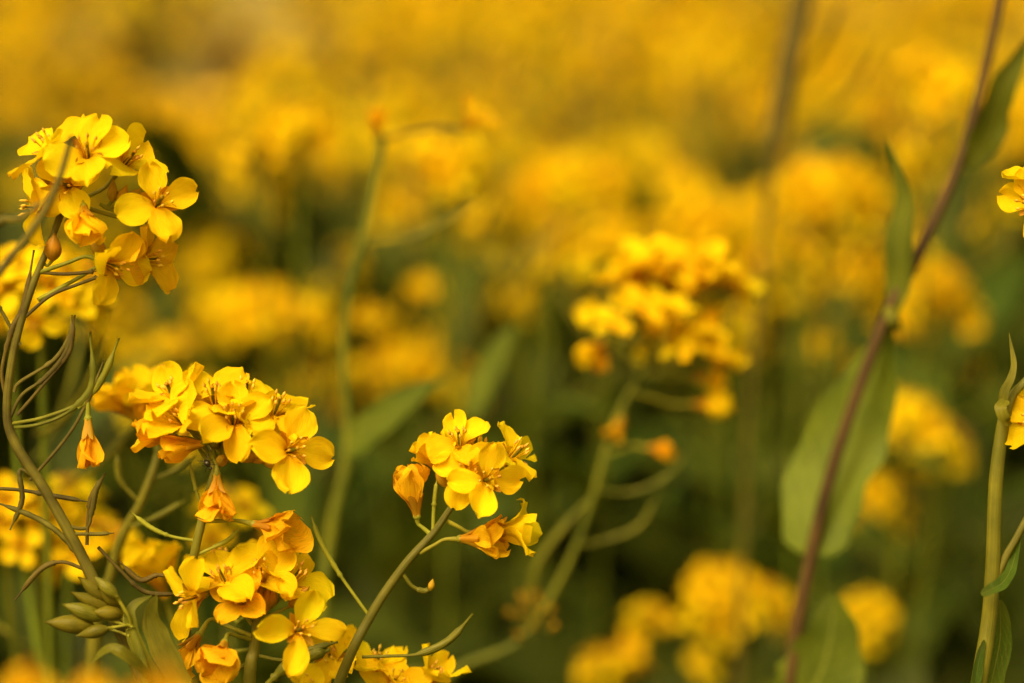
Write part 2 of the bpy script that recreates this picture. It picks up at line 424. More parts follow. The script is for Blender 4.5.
def raceme(plant, top, axis, n, rng, spread=1.0, flower_scale=1.0, pods=3, squash=1.0):
    """individually placed flowers (mid distance)"""
    axis = Vector(axis).normalized(); mt = frame(top, axis, rng.uniform(0, 6))
    for k in range(n):
        t = (k + .5) / n; an = k * 2.4 + rng.uniform(-.25, .25)
        el = math.radians(70 - 85 * t) + rng.uniform(-.25, .25); r = (.006 + .019 * math.sqrt(t)) * spread
        p = mt @ Vector((math.cos(an) * r, math.sin(an) * r, (-.003 - .036 * t * t - .006 * rng.random()) * squash))
        ax = mt.to_3x3() @ Vector((math.cos(an) * math.cos(el), math.sin(an) * math.cos(el), math.sin(el) + .15))
        inst('flower', FLOWERS[rng.choice([0, 1, 2, 3, 4, 5, 7, 0, 1])], plant, p, ax, rng.uniform(0, 6), flower_scale * rng.uniform(.85, 1.1))
    bud_cluster(plant, mt @ Vector((0, 0, .001)), axis, 9, rng)
    for k in range(pods):
        p = mt @ Vector((0, 0, -.05 - .022 * k - .01 * rng.random()))
        inst('seed_pod', PODS[rng.randrange(4)], plant, p, rz=rng.uniform(0, 6.28))

def mid_plant(x, y, d, label, n=10, spread=1.0, lean=(0, 0), extra=(), pods=3, leaves=4, seed=0, group=None, mat='gstem', fs=1.0, squash=1.0):
    """blurred plant behind: head at pixel (x, y) and depth d, extra = more heads as (dx, dy, dd, n, spread) on side branches"""
    rng = random.Random(1000 + seed); spread *= .56; d = d * 1.15 if d >= .9 else d; n = max(3, n) if n <= 5 else int(n * 1.8)
    top = P(x, y, d)
    root = Vector((top.x + lean[0] + rng.uniform(-.03, .03), top.y + lean[1] + rng.uniform(0, .06), 0))
    pl = thing('rapeseed_plant', root, label, 'plant', group)
    axis = Vector((-lean[0] * .6 + rng.uniform(-.1, .1), rng.uniform(-.25, .05), 1))
    cv = stem_curve(root, top - axis.normalized() * .02, rng)
    cv.append(top)
    g = Geo(); C = tube_geo(g, cv, [.0030, .0022, .0016, .0012, .0009], mat, n=30, k=7); part('stem', g, pl)
    raceme(pl, top, axis, n, rng, spread, fs, pods, squash)
    for (dx, dy, dd, nn, ss) in extra:
        t2 = P(x + dx, y + dy, d + dd)
        i = min(range(len(C)), key=lambda q: abs(C[q][2] - (t2.z - .10 - rng.uniform(0, .05)))); st = Vector(C[i])
        ax2 = Vector(((t2 - st).x * 1.5, (t2 - st).y, abs((t2 - st).z) + .03))
        g = Geo(); tube_geo(g, [st, st.lerp(t2, .5) + Vector(((t2 - st).x * .2, 0, -.01)), t2], [.0016, .0012, .0008], mat, n=14, k=6); part('branch', g, pl)
        raceme(pl, t2, ax2, nn, rng, ss * .56, fs, pods=1, squash=squash)
    for k in range(leaves):
        i = int(len(C) * (.2 + .55 * k / max(leaves, 1))); p = Vector(C[i])
        inst('leaf', LEAVES[rng.randrange(5)], pl, p, rz=rng.uniform(0, 6.28), sc=1.25 - .6 * k / max(leaves, 1))
    return pl

# ================================================================== SETTING
def setting():
    g = Geo(); n = 2
    g.grid([(x, y, 0) for x in (-400, 400) for y in (-400, 400)], 2, 2, 'soil')
    o = put('ground', g.mesh('ground')); o['kind'] = 'structure'
setting()

# ================================================================== IN-FOCUS PLANTS
def main_stem(pl, pts, rad, mat='stem', name='stem', n=50, k=10, wob=.015):
    g = Geo(); C = tube_geo(g, pts, rad, mat, n=n, k=k, wob=wob); part(name, g, pl); return C

def ground_leaves(pl, C, rng, ks=(.1, .22, .34, .46), sc=1.3):
    for k in ks:
        k *= .8; p = Vector(C[int(len(C) * k)])
        zf = FWD.dot(p - cam_loc); lim = 1 - .26 * p.y - .13
        if p.z > lim: p = Vector(min(C, key=lambda q: abs(q[2] - lim * (.3 + k))))
        inst('leaf', LEAVES[rng.randrange(5)], pl, p, rz=rng.uniform(0, 6.28), sc=sc * (1 - k * .5))

# ---- D: the focal plant in the lower centre
rng = random.Random(41)
root = Vector((P(250, 683).x - .03, .62, 0))
pD = thing('rapeseed_plant', root, 'sharp rapeseed plant leaning right with a small yellow cluster at the lower centre', 'plant')
C = main_stem(pD, [root, P(180, 1900, .62), P(262, 900, .61), P(337, 688), P(370, 617), P(404, 566), P(433, 533), P(452, 506)],
              [.0040, .0034, .0026, .00135, .00125, .0011, .00095, .0008], n=90, k=12)
F = lambda x, y, ax, at, **k: hero_flower(pD, P(x, y, k.pop('d', FOCUS)), D(*ax), P(*at) if at else None, rng, **k)
top = P(452, 506)
F(461, 452, (-.1, .8, .55), (452, 506, .6), size=.0108, opened=.95, spin=.5, d=.602)
F(484, 481, (.25, .15, .95), (452, 504, .6), size=.0106, opened=1.0, spin=.15, d=.593)
F(503, 466, (.65, .65, .2), (453, 503, .6), size=.0115, opened=.9, spin=.9, d=.603)
F(443, 474, (-.5, .8, .1), (450, 506, .6), size=.0105, opened=.45, d=.604)
F(474, 462, (.1, .9, .3), (452, 504, .6), size=.0115, opened=.9, d=.609)
F(470, 482, (-.1, .4, .8), (452, 506, .6), size=.0105, opened=.9, d=.597)
F(417, 517, (-.15, 1.0, .18), (429, 533, .6), size=.0128, width=.0072, opened=.20, mat='old_petal', spin=.5, curl=-.1, wav=1.8)
F(459, 539, (.97, .05, .2), (420, 553, .6), size=.0120, width=.0080, opened=.28, mat='old_petal', spin=.3, curl=.35, stamens=False, d=.598)
F(481, 532, (.98, .03, .15), (447, 521, .6), size=.0150, width=.0078, opened=.42, mat='petal', spin=.8, curl=.45)
g = Geo()
for (bx, by, ax) in [(452, 492, (-.1, 1, .2)), (458, 490, (.3, 1, .3)), (446, 488, (-.5, 1, .1)), (462, 494, (.6, .8, .4)), (456, 485, (0, 1, .1)), (450, 484, (-.3, 1, -.2))]:
    bud_geo(g, P(bx, by), D(*ax), .0058, .0013, 'bud', attach=top)
part('bud_cluster', g, pD)
pod(pD, [P(370, 617), P(352, 592), P(337, 570), P(320, 540), P(311, 515)], rng, r=.00062, rp=.00042, ped=.46, mat='thin', beak=.1)
pod(pD, [P(362, 657), P(390, 656), P(418, 654), P(448, 641), P(473, 614)], rng, r=.0010, rp=.0004, ped=.5)
pod(pD, [P(403, 574), P(412, 586), P(424, 591), P(431, 588)], rng, r=.00075, rp=.0005, ped=.5)
g = Geo(); bud_geo(g, P(430, 591), D(.25, 1, .1), .0032, .0009, 'bud'); part('bud', g, pD)
pod(pD, [P(433, 533), P(434, 505), P(437, 478)], rng, r=.00055, rp=.0005, ped=.5, mat='thin')
# its lower blooms at the frame's edge
for (x, y, ax, s, o, at) in [(338, 668, (-.3, .6, .7), .0125, .9, (345, 700)), (372, 676, (.3, .8, .4), .012, .9, (345, 705)), (322, 690, (-.5, .3, .8), .012, .9, (340, 712)),
                             (392, 688, (.2, .5, .8), .0115, .9, (342, 720)), (424, 690, (.5, .8, .2), .012, .55, (345, 730))]:
    F(x, y, ax, (*at, .62), size=s, opened=o, d=.62, spin=rng.uniform(0, 3))
ground_leaves(pD, C, rng)

# ---- B: middle-left cluster
rng = random.Random(52)
root = Vector((P(215, 683).x + .01, .64, 0))
pB = thing('rapeseed_plant', root, 'sharp rapeseed plant with a broad dome of yellow blooms and a hanging orange flower', 'plant')
C = main_stem(pB, [root, P(160, 1900, .64), P(178, 900, .62), P(186, 600, .605), P(193, 560, .60), P(204, 512, .60), P(214, 475, .60), P(226, 446, .60)],
              [.0040, .0034, .0026, .0014, .0011, .0011, .0010, .0009], n=90, k=12)
F = lambda x, y, ax, at, **k: hero_flower(pB, P(x, y, k.pop('d', FOCUS)), D(*ax), P(*at) if at else None, rng, **k)
F(216, 412, (-.05, .78, .6), (222, 452, .6), size=.0135, opened=.95, spin=.7, d=.600)
F(243, 412, (.15, .9, .35), (224, 450, .6), size=.0135, opened=.95, spin=.2, d=.604)
F(270, 424, (.35, .8, .45), (226, 450, .6), size=.0135, opened=.95, spin=.9, d=.600)
F(285, 452, (.45, .15, .85), (224, 456, .6), size=.0135, opened=1.0, spin=.35, d=.594)
F(181, 412, (-.4, .85, .3), (216, 462, .6), size=.0135, opened=.75, spin=.1, d=.602)
F(190, 428, (-.5, .5, .65), (214, 468, .6), size=.0125, opened=.7, spin=.8, d=.597)
F(234, 428, (.1, .6, .8), (222, 458, .6), size=.0125, opened=.95, spin=.5, d=.596)
F(200, 425, (-.2, .9, .2), (216, 462, .6), size=.0125, opened=.9, spin=.5, d=.608)
F(256, 440, (.5, .6, .6), (224, 456, .6), size=.012, opened=.8, spin=.3, d=.600)
F(176, 438, (-.9, .1, .3), (214, 470, .6), size=.0105, opened=.25, mat='old_petal', spin=.3)
F(203, 444, (-.95, -.1, .4), (216, 460, .6), size=.0105, opened=.18, mat='old_petal', spin=.9, d=.596)
F(217, 474, (.05, -.9, .3), (210, 452, .6), size=.0115, width=.0078, opened=.32, mat='old_petal', spin=.2, curl=.3, wav=1.7, d=.597)
F(253, 524, (.95, -.18, .25), (205, 521, .6), size=.0118, width=.0088, opened=.34, mat='old_petal', spin=.45, curl=.25, wav=1.8)
g = Geo(); at = P(218, 462)
for (bx, by, ax, L) in [(236, 458, (.9, .1, .4), .007), (248, 459, (1, .1, .3), .0075), (262, 462, (1, -.1, .3), .0075), (220, 462, (.3, .2, 1), .006), (226, 446, (0, 1, .2), .0045), (230, 444, (.2, 1, .3), .0045),
                        (222, 443, (-.2, 1, .2), .004), (234, 448, (.5, .8, .5), .005), (228, 450, (.2, .6, .8), .0045), (219, 449, (-.5, .8, .5), .005), (232, 440, (.1, 1, 0), .004), (225, 440, (0, 1, .1), .004)]:
    bud_geo(g, P(bx, by, .597), D(*ax), L, .0015, 'bud' if by > 450 else 'green_bud', attach=at)
part('bud_cluster', g, pB)
pod(pB, [P(196, 541), P(170, 536), P(150, 527), P(131, 512)], rng, r=.0006, rp=.0004, ped=.4, mat='thin')
pod(pB, [P(194, 556), P(212, 548), P(228, 540), P(240, 528)], rng, r=.0006, rp=.0004, ped=.4, mat='thin')
pod(pB, [P(190, 585), P(160, 575), P(140, 580), P(118, 560)], rng, r=.0007, rp=.00045, ped=.4, mat='dark')
pod(pB, [P(204, 512), P(196, 490), P(190, 462)], rng, r=.0005, rp=.0004, ped=.5, mat='thin')
ground_leaves(pB, C, rng)
# beetle among the buds
g = Geo(); c = P(207, 463, .592); ax = D(.55, -.8, .2)
ellipsoid(g, c - ax * .0011, ax, .0025, .00085, 'beetle', nu=9, k=10, pow_=1.0)
bt = thing('beetle', c, 'tiny black beetle among the buds under the dome of yellow blooms', 'beetle')
part('body', g, bt)
g = Geo(); ellipsoid(g, c + ax * .0012, ax, .0009, .0005, 'beetle', nu=6, k=8, pow_=1.0); part('head', g, bt)
for s in (-1, 1):
    for q in (-.0006, 0, .0006):
        g = Geo(); sd = ax.cross(FWD).normalized() * s; p0 = c + ax * q
        tube_geo(g, [p0, p0 + sd * .0011 + ax * q, p0 + sd * .0016 + ax * q * 2 + FWD * .0006], [.00011, .00007], 'beetle', n=5, k=4); part('leg', g, bt)

# ---- B2: slightly blurred head behind B on the left
rng = random.Random(53)
root = Vector((P(120, 683, .67).x, .70, 0))
pB2 = thing('rapeseed_plant', root, 'soft rapeseed plant with upright half-open blooms just left of the broad dome', 'plant')
C = main_stem(pB2, [root, P(60, 1900, .68), P(88, 760, .67), P(112, 570, .665), P(142, 500, .66), P(158, 455, .66), P(160, 430, .66)],
              [.0038, .0034, .0022, .0015, .0013, .0011, .0010], n=80, k=10)
F = lambda x, y, ax, at, **k: hero_flower(pB2, P(x, y, .66), D(*ax), P(*at) if at else None, rng, **k)
F(146, 424, (-.25, .95, .2), (159, 448, .66), size=.0165, opened=.5, spin=.4)
F(136, 420, (-.6, .8, .1), (158, 450, .66), size=.0145, opened=.5, spin=.9)
F(160, 414, (.1, 1, .2), (159, 448, .66), size=.0155, opened=.6, spin=.1)
F(175, 432, (.4, .8, .2), (160, 448, .66), size=.013, opened=.6, mat='old_petal')
F(156, 437, (-.1, .7, .7), (159, 450, .66), size=.012, opened=.25, mat='old_petal')
bud_cluster(pB2, P(165, 432, .66), D(.1, 1, 0), 7, rng, attach=P(159, 450, .66))
for q in ([(150, 480), (175, 470), (195, 455)], [(140, 503), (120, 480), (117, 452)], [(130, 527), (160, 515), (186, 500)]):
    pod(pB2, [P(*t, .66) for t in q], rng, r=.0008, rp=.0005, ped=.4)
ground_leaves(pB2, C, rng)

# ---- C: bottom-left cluster
rng = random.Random(64)
root = Vector((P(240, 683).x, .63, 0))
pC = thing('rapeseed_plant', root, 'rapeseed plant with crowded yellow blooms at the bottom edge below the broad dome', 'plant')
C = main_stem(pC, [root, P(245, 1900, .63), P(244, 900, .61), P(249, 690), P(254, 650), P(257, 624), P(258, 608)], [.004, .0034, .0026, .0016, .0014, .0012, .0010], n=90, k=12)
F = lambda x, y, ax, at, **k: hero_flower(pC, P(x, y, k.pop('d', FOCUS)), D(*ax), P(*at) if at else None, rng, **k)
F(262, 588, (.0, .72, .68), (257, 618, .6), size=.0130, width=.0095, opened=.9, spin=.75, d=.600)
F(284, 592, (.5, .7, .35), (258, 620, .6), size=.0135, width=.0090, opened=.85, spin=.3, d=.603)
F(230, 594, (-.3, .8, .45), (256, 620, .6), size=.0130, width=.0085, opened=.9, spin=.4, d=.598)
F(206, 594, (-.72, -.15, .6), (252, 624, .6), size=.0125, width=.006, opened=.75, spin=.3, d=.595)
F(295, 632, (.35, .25, .9), (257, 634, .6), size=.0130, width=.0062, opened=.95, spin=.1, d=.590)
F(225, 642, (-.15, -.45, .85), (253, 640, .6), size=.0110, width=.0088, opened=.28, spin=.5, mat='old_petal', wav=1.8, d=.592)
F(200, 634, (-.5, -.7, .3), (252, 636, .6), size=.0115, opened=.4, spin=.5, mat='old_petal', d=.600)
F(226, 578, (-.2, .95, .1), (256, 615, .6), size=.0125, opened=.8, spin=.2, d=.63)
F(245, 604, (-.2, .4, .9), (256, 622, .6), size=.0105, opened=.7, mat='old_petal', spin=.9, d=.597)
F(166, 598, (-.25, .9, .3), (250, 650, .62), size=.0170, width=.0120, opened=.35, spin=.2, d=.665)
g = Geo(); at = P(258, 616)
for (bx, by, ax, L) in [(258, 612, (-.1, 1, .4), .007), (264, 614, (.2, 1, .3), .0075), (288, 608, (.6, .6, .2), .008), (252, 612, (-.3, 1, .4), .007), (260, 604, (0, 1, .2), .006), (268, 608, (.4, 1, .4), .006)]:
    bud_geo(g, P(bx, by), D(*ax), L, .0016, 'bud', attach=at)
part('bud_cluster', g, pC)
pod(pC, [P(254, 655), P(285, 660), P(310, 650), P(338, 642)], rng, r=.0009, rp=.0005, ped=.4)
pod(pC, [P(252, 660), P(235, 672), P(222, 684), P(205, 690)], rng, r=.0009, rp=.0005, ped=.4)
pod(pC, [P(262, 690), P(285, 668), P(312, 655), P(330, 650)], rng, r=.0016, rp=.0008, ped=.2, mat='lush' if False else 'pod')
ground_leaves(pC, C, rng)

# ---- A: top-left plant with pods
rng = random.Random(75)
root = Vector((P(110, 683).x, .60, 0))
pA = thing('rapeseed_plant', root, 'tall rapeseed plant at the left edge with curved brown pods below its yellow blooms', 'plant')
C = main_stem(pA, [root, P(235, 1900, .60), P(200, 900, .60), P(150, 700), P(98, 590), P(76, 545), P(45, 490), P(16, 445), P(7, 410), P(14, 350), P(31, 290), P(48, 248), P(62, 212)],
              [.0045, .0040, .0030, .0019, .0015, .0014, .0013, .0013, .0011, .0010, .0009, .0008, .0008], mat='dark', n=110, k=12)
F = lambda x, y, ax, at, **k: hero_flower(pA, P(x, y, k.pop('d', FOCUS)), D(*ax), P(*at) if at else None, rng, **k)
F(88, 162, (.1, .5, .8), (62, 212, .6), size=.0128, width=.0092, opened=.98, spin=.25, d=.592)
F(60, 164, (-.5, .75, .4), (60, 210, .6), size=.0140, width=.0088, opened=.8, spin=.55, d=.598)
F(118, 172, (.6, .6, .5), (64, 210, .6), size=.0130, width=.0085, opened=.85, spin=.1, d=.600)
F(72, 186, (-.2, .0, .9), (60, 214, .6), size=.0112, width=.0082, opened=.9, spin=.4, d=.600)
F(155, 208, (.35, .3, .85), (80, 206, .6), size=.0125, width=.0080, opened=1.0, spin=.65, d=.595, sag=.002)
F(54, 206, (-.95, -.05, .3), (54, 228, .6), size=.0125, width=.0085, opened=.85, spin=.75, d=.600)
F(84, 206, (.15, -.75, .65), (66, 222, .6), size=.0110, width=.0095, opened=.25, spin=.3, d=.594)
F(102, 262, (.75, -.25, .6), (40, 272, .6), size=.0120, width=.0088, opened=.75, spin=.5, d=.595, mat='petal')
F(132, 262, (.92, .1, .3), (38, 300, .6), size=.0120, width=.0092, opened=.65, spin=.15, d=.603, mat='old_petal')
g = Geo()
bud_geo(g, P(52, 262), D(.15, 1, .3), .0075, .0022, 'bud', attach=P(43, 262))
part('bud', g, pA)
g = Geo(); bud_geo(g, P(106, 258), D(-.6, .85, .2), .0072, .0019, 'bud'); part('bud', g, pA)
g = Geo()
for (bx, by, ax) in [(118, 206, (.4, .8, .3)), (124, 204, (.7, .6, .2)), (112, 203, (.1, .9, .3)), (120, 212, (.8, .2, .5)), (48, 196, (-.2, 1, .1))]:
    bud_geo(g, P(bx, by), D(*ax), .0062, .0014, 'bud', attach=P(62, 214) if bx < 60 else P(100, 204))
part('bud_cluster', g, pA)
PODS_A = [
    ([(10, 418), (22, 395), (45, 378), (66, 352), (75, 315)], .0007, .45),
    ([(14, 428), (40, 424), (68, 412), (92, 385), (90, 332)], .0010, .55),
    ([(10, 424), (45, 417), (85, 400), (104, 375), (119, 338)], .0009, .60),
    ([(30, 480), (55, 452), (75, 425), (90, 395), (104, 360)], .0007, .7),
    ([(6, 400), (2, 370), (12, 330), (24, 305), (34, 250)], .0008, .4),
    ([(20, 345), (2, 312), (-8, 300), (-20, 296)], .0007, .4),
    ([(38, 272), (62, 274), (80, 273), (97, 271)], .0005, .9),
    ([(14, 392), (20, 382), (54, 360), (70, 335), (72, 315)], .0006, .45),
    ([(62, 525), (86, 528), (92, 510), (96, 490), (104, 474)], .0008, .45),
    ([(40, 482), (20, 470), (22, 500), (10, 530)], .0007, .4),
    ([(98, 592), (70, 545), (40, 520), (-10, 500)], .0007, .3),
    ([(24, 318), (50, 296), (76, 285), (98, 277)], .0005, .95),
    ([(17, 415), (44, 384), (67, 356), (72, 338), (74, 316)], .0007, .45),
    ([(87, 545), (88, 520), (92, 496), (106, 473)], .0007, .5),
    ([(-10, 488), (20, 490), (55, 496), (90, 502)], .0006, .5),
    ([(72, 534), (85, 534), (98, 534), (114, 533)], .0005, .4),
    ([(98, 547), (120, 570), (146, 592), (185, 594)], .0006, .5),
    ([(86, 570), (62, 562), (40, 570), (15, 600)], .0007, .45),
]
for pts, r, ped in PODS_A:
    pod(pA, [P(*t) for t in pts], rng, r=r, rp=.00045, ped=ped, mat='dark' if r < .00085 else 'pod')
F(88, 418, (.03, -1, .1), (78, 408, .6), size=.0115, width=.0055, opened=.12, spin=.2, mat='old_petal', stamens=False, sag=-.003)
ground_leaves(pA, C, rng, ks=(.1, .2, .3))

# ---- A2: twig in front at the left edge, out of focus
rng = random.Random(76)
root = Vector((P(-150, 683, .5).x, .48, 0))
pA2 = thing('rapeseed_stalk', root, 'bare dark twig crossing in front of the upper left blooms', 'stalk')
main_stem(pA2, [root, P(-240, 1500, .50), P(-120, 600, .52), P(-60, 360, .535), P(0, 272, .54), P(34, 228, .54), P(56, 188, .54), P(72, 136, .54)], [.003, .0026, .0018, .0013, .0009, .0009, .0008, .0006], mat='dark', n=60)
pod(pA2, [P(-40, 322, .537), P(-5, 228, .54), P(20, 218, .54), P(50, 196, .54)], rng, r=.0007, rp=.0005, ped=.3, mat='dark')
pod(pA2, [P(0, 272, .54), P(-10, 240, .54), P(-12, 200, .54)], rng, r=.0007, rp=.0005, ped=.3, mat='dark')

# ---- A3: green buds and leaves, lower left
rng = random.Random(77)
root = Vector((P(120, 683, .6).x, .60, 0))
pA3 = thing('rapeseed_plant', root, 'young rapeseed shoot with green buds and folded leaves at the lower left', 'plant')
C = main_stem(pA3, [root, P(160, 1900, .6), P(168, 900, .59), P(158, 760, .59), P(145, 670, .59), P(132, 628, .59)], [.003, .0028, .002, .0016, .0013, .0011], n=60)
g = Geo()
for (bx, by, tx, ty, r_) in [(112, 603, 78, 577, .0019), (114, 610, 70, 592, .0018), (106, 619, 62, 604, .0022), (96, 626, 44, 622, .0024), (118, 598, 94, 576, .0016), (122, 606, 98, 588, .0018), (110, 628, 76, 636, .0017), (124, 614, 92, 612, .002)]:
    b0, b1 = P(bx, by, .59 + rng.uniform(-.003, .003)), P(tx, ty, .588)
    bud_geo(g, b0, b1 - b0, (b1 - b0).length, r_, 'green_bud' if bx != 106 and bx != 118 else 'pod', attach=P(130 + rng.uniform(-3, 2), 632 + rng.uniform(-8, 6), .59))
part('bud_cluster', g, pA3)
def hleaf(pl, pts, width, mat='leaf', face=(0, 0, 1), rng=rng, label=None, **k):
    g = Geo(); leaf_geo(g, [P(*t) for t in pts], width, mat, D(*face), rng=rng, **k); o = part('leaf', g, pl)
    if label: o['label'] = label
    return o
hleaf(pA3, [(186, 690, .59), (164, 650, .59), (152, 618, .59), (157, 594, .588)], .0062, face=(-.1, .3, 1), mat='pod', clasp=.8, peak=.3)
hleaf(pA3, [(160, 690, .59), (138, 645, .59), (131, 610, .59), (152, 595, .592)], .0040, face=(-.3, .2, 1), mat='pod', clasp=.9, peak=.2)
hleaf(pA3, [(150, 680, .585), (124, 655, .58), (108, 650, .58), (88, 665, .575)], .0040, face=(0, .8, .6), mat='pod', clasp=.9, peak=.2)
ground_leaves(pA3, C, rng, ks=(.1, .22, .34, .46, .58))

# ---- G: right-edge stem
rng = random.Random(88)
root = Vector((P(930, 683).x, .62, 0))
pG = thing('rapeseed_plant', root, 'sharp olive stem rising along the right edge with clasping leaflets', 'plant')
C = main_stem(pG, [root, P(900, 1900, .62), P(945, 900, .605), P(978, 690), P(989, 620), P(993, 560), P(996, 480), P(1004, 420), P(1013, 395), P(1030, 375), P(1052, 330), P(1062, 250), P(1058, 215)],
              [.005, .0046, .0034, .0021, .0020, .0019, .0018, .0016, .0011, .0010, .0009, .0008, .0006], n=120, k=14)
hleaf(pG, [(1004, 418, .598), (1004, 396, .597), (1014, 368, .597), (1009, 332, .600)], .0026, face=(-.6, 0, .8), mat='pod', clasp=.95, peak=.2, rng=rng)
hleaf(pG, [(1006, 400, .596), (1001, 408, .594), (1006, 420, .594), (1012, 424, .598)], .003, face=(-.4, .2, 1), mat='pod', clasp=.8, peak=.4, rng=rng)
hleaf(pG, [(981, 594, .594), (994, 588, .592), (1005, 580, .595), (1014, 560, .60), (1022, 520, .60)], .0032, face=(-.2, .3, 1), mat='leaf', clasp=.5, peak=.4, rng=rng)
hleaf(pG, [(1000, 600, .606), (1000, 640, .607), (990, 690, .607), (986, 730, .607)], .0065, face=(.3, .1, 1), mat='leaf', clasp=.3, peak=.5, rng=rng)
hleaf(pG, [(984, 640, .597), (979, 660, .597), (974, 690, .597), (970, 720, .597)], .0028, face=(.3, .1, 1), mat='leaf', clasp=.3, peak=.5, rng=rng)
g = Geo(); tube_geo(g, [P(992, 592), P(1004, 560), P(1018, 535), P(1040, 490), P(1052, 440)], [.0011, .001, .0009, .0007], 'stem', n=20, k=8, rng=rng); part('branch', g, pG)
F = lambda x, y, ax, at, **k: hero_flower(pG, P(x, y, k.pop('d', FOCUS)), D(*ax), P(*at) if at else None, rng, **k)
F(1042, 206, (-.75, .1, .6), (1060, 240, .6), size=.0115, width=.0075, opened=.85, spin=.78)
F(1046, 190, (-.3, .8, .4), (1060, 235, .6), size=.0115, width=.0075, opened=.9)
F(1066, 190, (.4, .8, .4), (1060, 232, .6), size=.0115, width=.0075, opened=.9)
F(1072, 212, (.9, .3, .4), (1060, 238, .6), size=.0115, width=.0075, opened=.9)
F(1038, 424, (-.5, .3, .8), (1052, 450, .6), size=.0105, width=.007, opened=.8)
F(1052, 412, (.1, .9, .4), (1052, 445, .6), size=.011, width=.007, opened=.9)
bud_cluster(pG, P(1058, 205), D(0, 1, 0), 8, rng, attach=P(1060, 225))
ground_leaves(pG, C, rng)

# ---- F: purple-stemmed plant, soft
rng = random.Random(99)
dF = .73
root = Vector((P(700, 683, dF).x, .76, 0))
pF = thing('rapeseed_plant', root, 'tall purple-brown stem leaning right with a large clasping green leaf', 'plant')
C = main_stem(pF, [root, P(690, 1700, .74), P(755, 900, dF), P(788, 683, dF), P(808, 570, dF), P(832, 470, dF), P(862, 380, dF), P(889, 310, dF), P(925, 240, dF), P(962, 155, dF), P(985, 70, dF), P(1002, -10, dF), P(1030, -150, dF), P(1040, -290, dF)],
              [.005, .0044, .0031, .0022, .0020, .0019, .0019, .0020, .0017, .0016, .0015, .0014, .0012], mat='red', n=110, k=12)
hleaf(pF, [(890, 322, dF), (899, 285, .728), (900, 245, .726), (905, 195, .725), (886, 138, .724)], .0092, mat='lush', face=(-.6, 0, .8), clasp=.4, peak=.4, rng=rng)
hleaf(pF, [(818, 556, dF), (822, 500, .738), (846, 440, .742), (872, 380, .740), (891, 322, .733)], .027, mat='lush', face=(-.35, .35, 1), clasp=.62, peak=.35, rng=rng, wave=.22, fold=.12, nu=34, nv=13)
hleaf(pF, [(968, 168, dF), (985, 130, .728), (1000, 90, .725), (1030, 35, .725)], .013, mat='lush', face=(.5, 0, .8), clasp=.4, peak=.35, rng=rng)
hleaf(pF, [(772, 730, .730), (812, 690, .730), (830, 640, .730), (833, 592, .730)], .026, mat='lush', face=(.2, .1, 1), clasp=.7, peak=.35, rng=rng, fold=.12)
raceme(pF, P(1040, -290, dF), (.1, 0, 1), 14, rng, pods=0)
g = Geo(); tube_geo(g, [P(889, 310, dF), P(893, 322, .725), P(898, 326, .740)], [.002, .0022, .001], 'pod', n=8, k=8); part('bud', g, pF)
ground_leaves(pF, C, rng, ks=(.08, .16), sc=1.4)

# ---- E: blurred cluster right of centre
rng = random.Random(110)
dE = .80
root = Vector((P(380, 683, dE).x, .85, 0))
pE = thing('rapeseed_plant', root, 'blurred rapeseed plant with a ragged yellow head and a long curved stem right of centre', 'plant')
C = main_stem(pE, [root, P(300, 1500, .82), P(380, 760, dE), P(448, 676, dE), P(520, 640, dE), P(565, 570, dE), P(592, 500, dE), P(612, 430, dE), P(640, 375, dE), P(668, 330, dE)],
              [.005, .004, .0022, .0014, .0012, .0011, .0011, .0011, .0011, .0010], mat='gstem', n=90, k=10)
for (x, y, ax, o, s) in [(640, 262, (-.3, .9, .3), .9, 1.25), (668, 268, (0, .9, .4), .95, 1.2), (700, 275, (.2, .9, .3), .9, 1.2), (722, 290, (.6, .6, .4), .9, 1.1), (655, 285, (-.2, .5, .8), .95, 1.1), (690, 292, (.1, .5, .8), .95, 1.15),
                         (625, 282, (-.5, .7, .4), .8, 1.0), (605, 318, (-.7, .4, .5), .7, 1.0), (598, 338, (-.5, -.4, .6), .4, 1.0), (672, 318, (0, .4, .9), .9, 1.0), (650, 345, (-.3, -.1, .8), .5, 1.0),
                         (688, 335, (.3, .3, .8), .8, 1.0), (700, 348, (.5, .2, .7), .8, 1.0), (712, 358, (.8, .1, .5), .6, .9), (630, 300, (-.3, .4, .8), .8, 1.0)]:
    hero_flower(pE, P(x + 6, y + 4, dE + rng.uniform(-.01, .01)), D(ax[0] + rng.uniform(-.5, .5), ax[1], ax[2] + rng.uniform(-.7, .2)), P(655 + (x - 655) * .3, 345 + (y - 345) * .2, dE), rng, size=.0108 * s * rng.uniform(.8, 1.15), opened=o * rng.uniform(.6, 1), mat='petal', stamens=False)
for (x, y) in [(668, 322), (684, 330), (655, 334), (698, 340), (676, 346), (640, 318), (612, 330), (706, 326), (712, 366), (690, 352)]:
    hero_flower(pE, P(x, y, dE + rng.uniform(-.02, .0)), D(rng.uniform(-.5, .5), .7, rng.uniform(.1, .8)), P(655, 362, dE), rng, size=.0115 * rng.uniform(.8, 1.1), opened=rng.uniform(.6, 1), stamens=False)
for k in range(20):
    an = rng.uniform(0, 6.28); q = math.sqrt(rng.random()); x = 688 + 46 * q * math.cos(an); y = 288 + 26 * q * math.sin(an) + (x - 688) * .15
    hero_flower(pE, P(x, y, dE + rng.uniform(-.015, .02)), D((x - 688) / 60 + rng.uniform(-.3, .3), .9, rng.uniform(-.2, .7)), P(655 + (x - 655) * .3, 340, dE), rng, size=.0118 * rng.uniform(.8, 1.1), opened=rng.uniform(.65, 1), stamens=False)
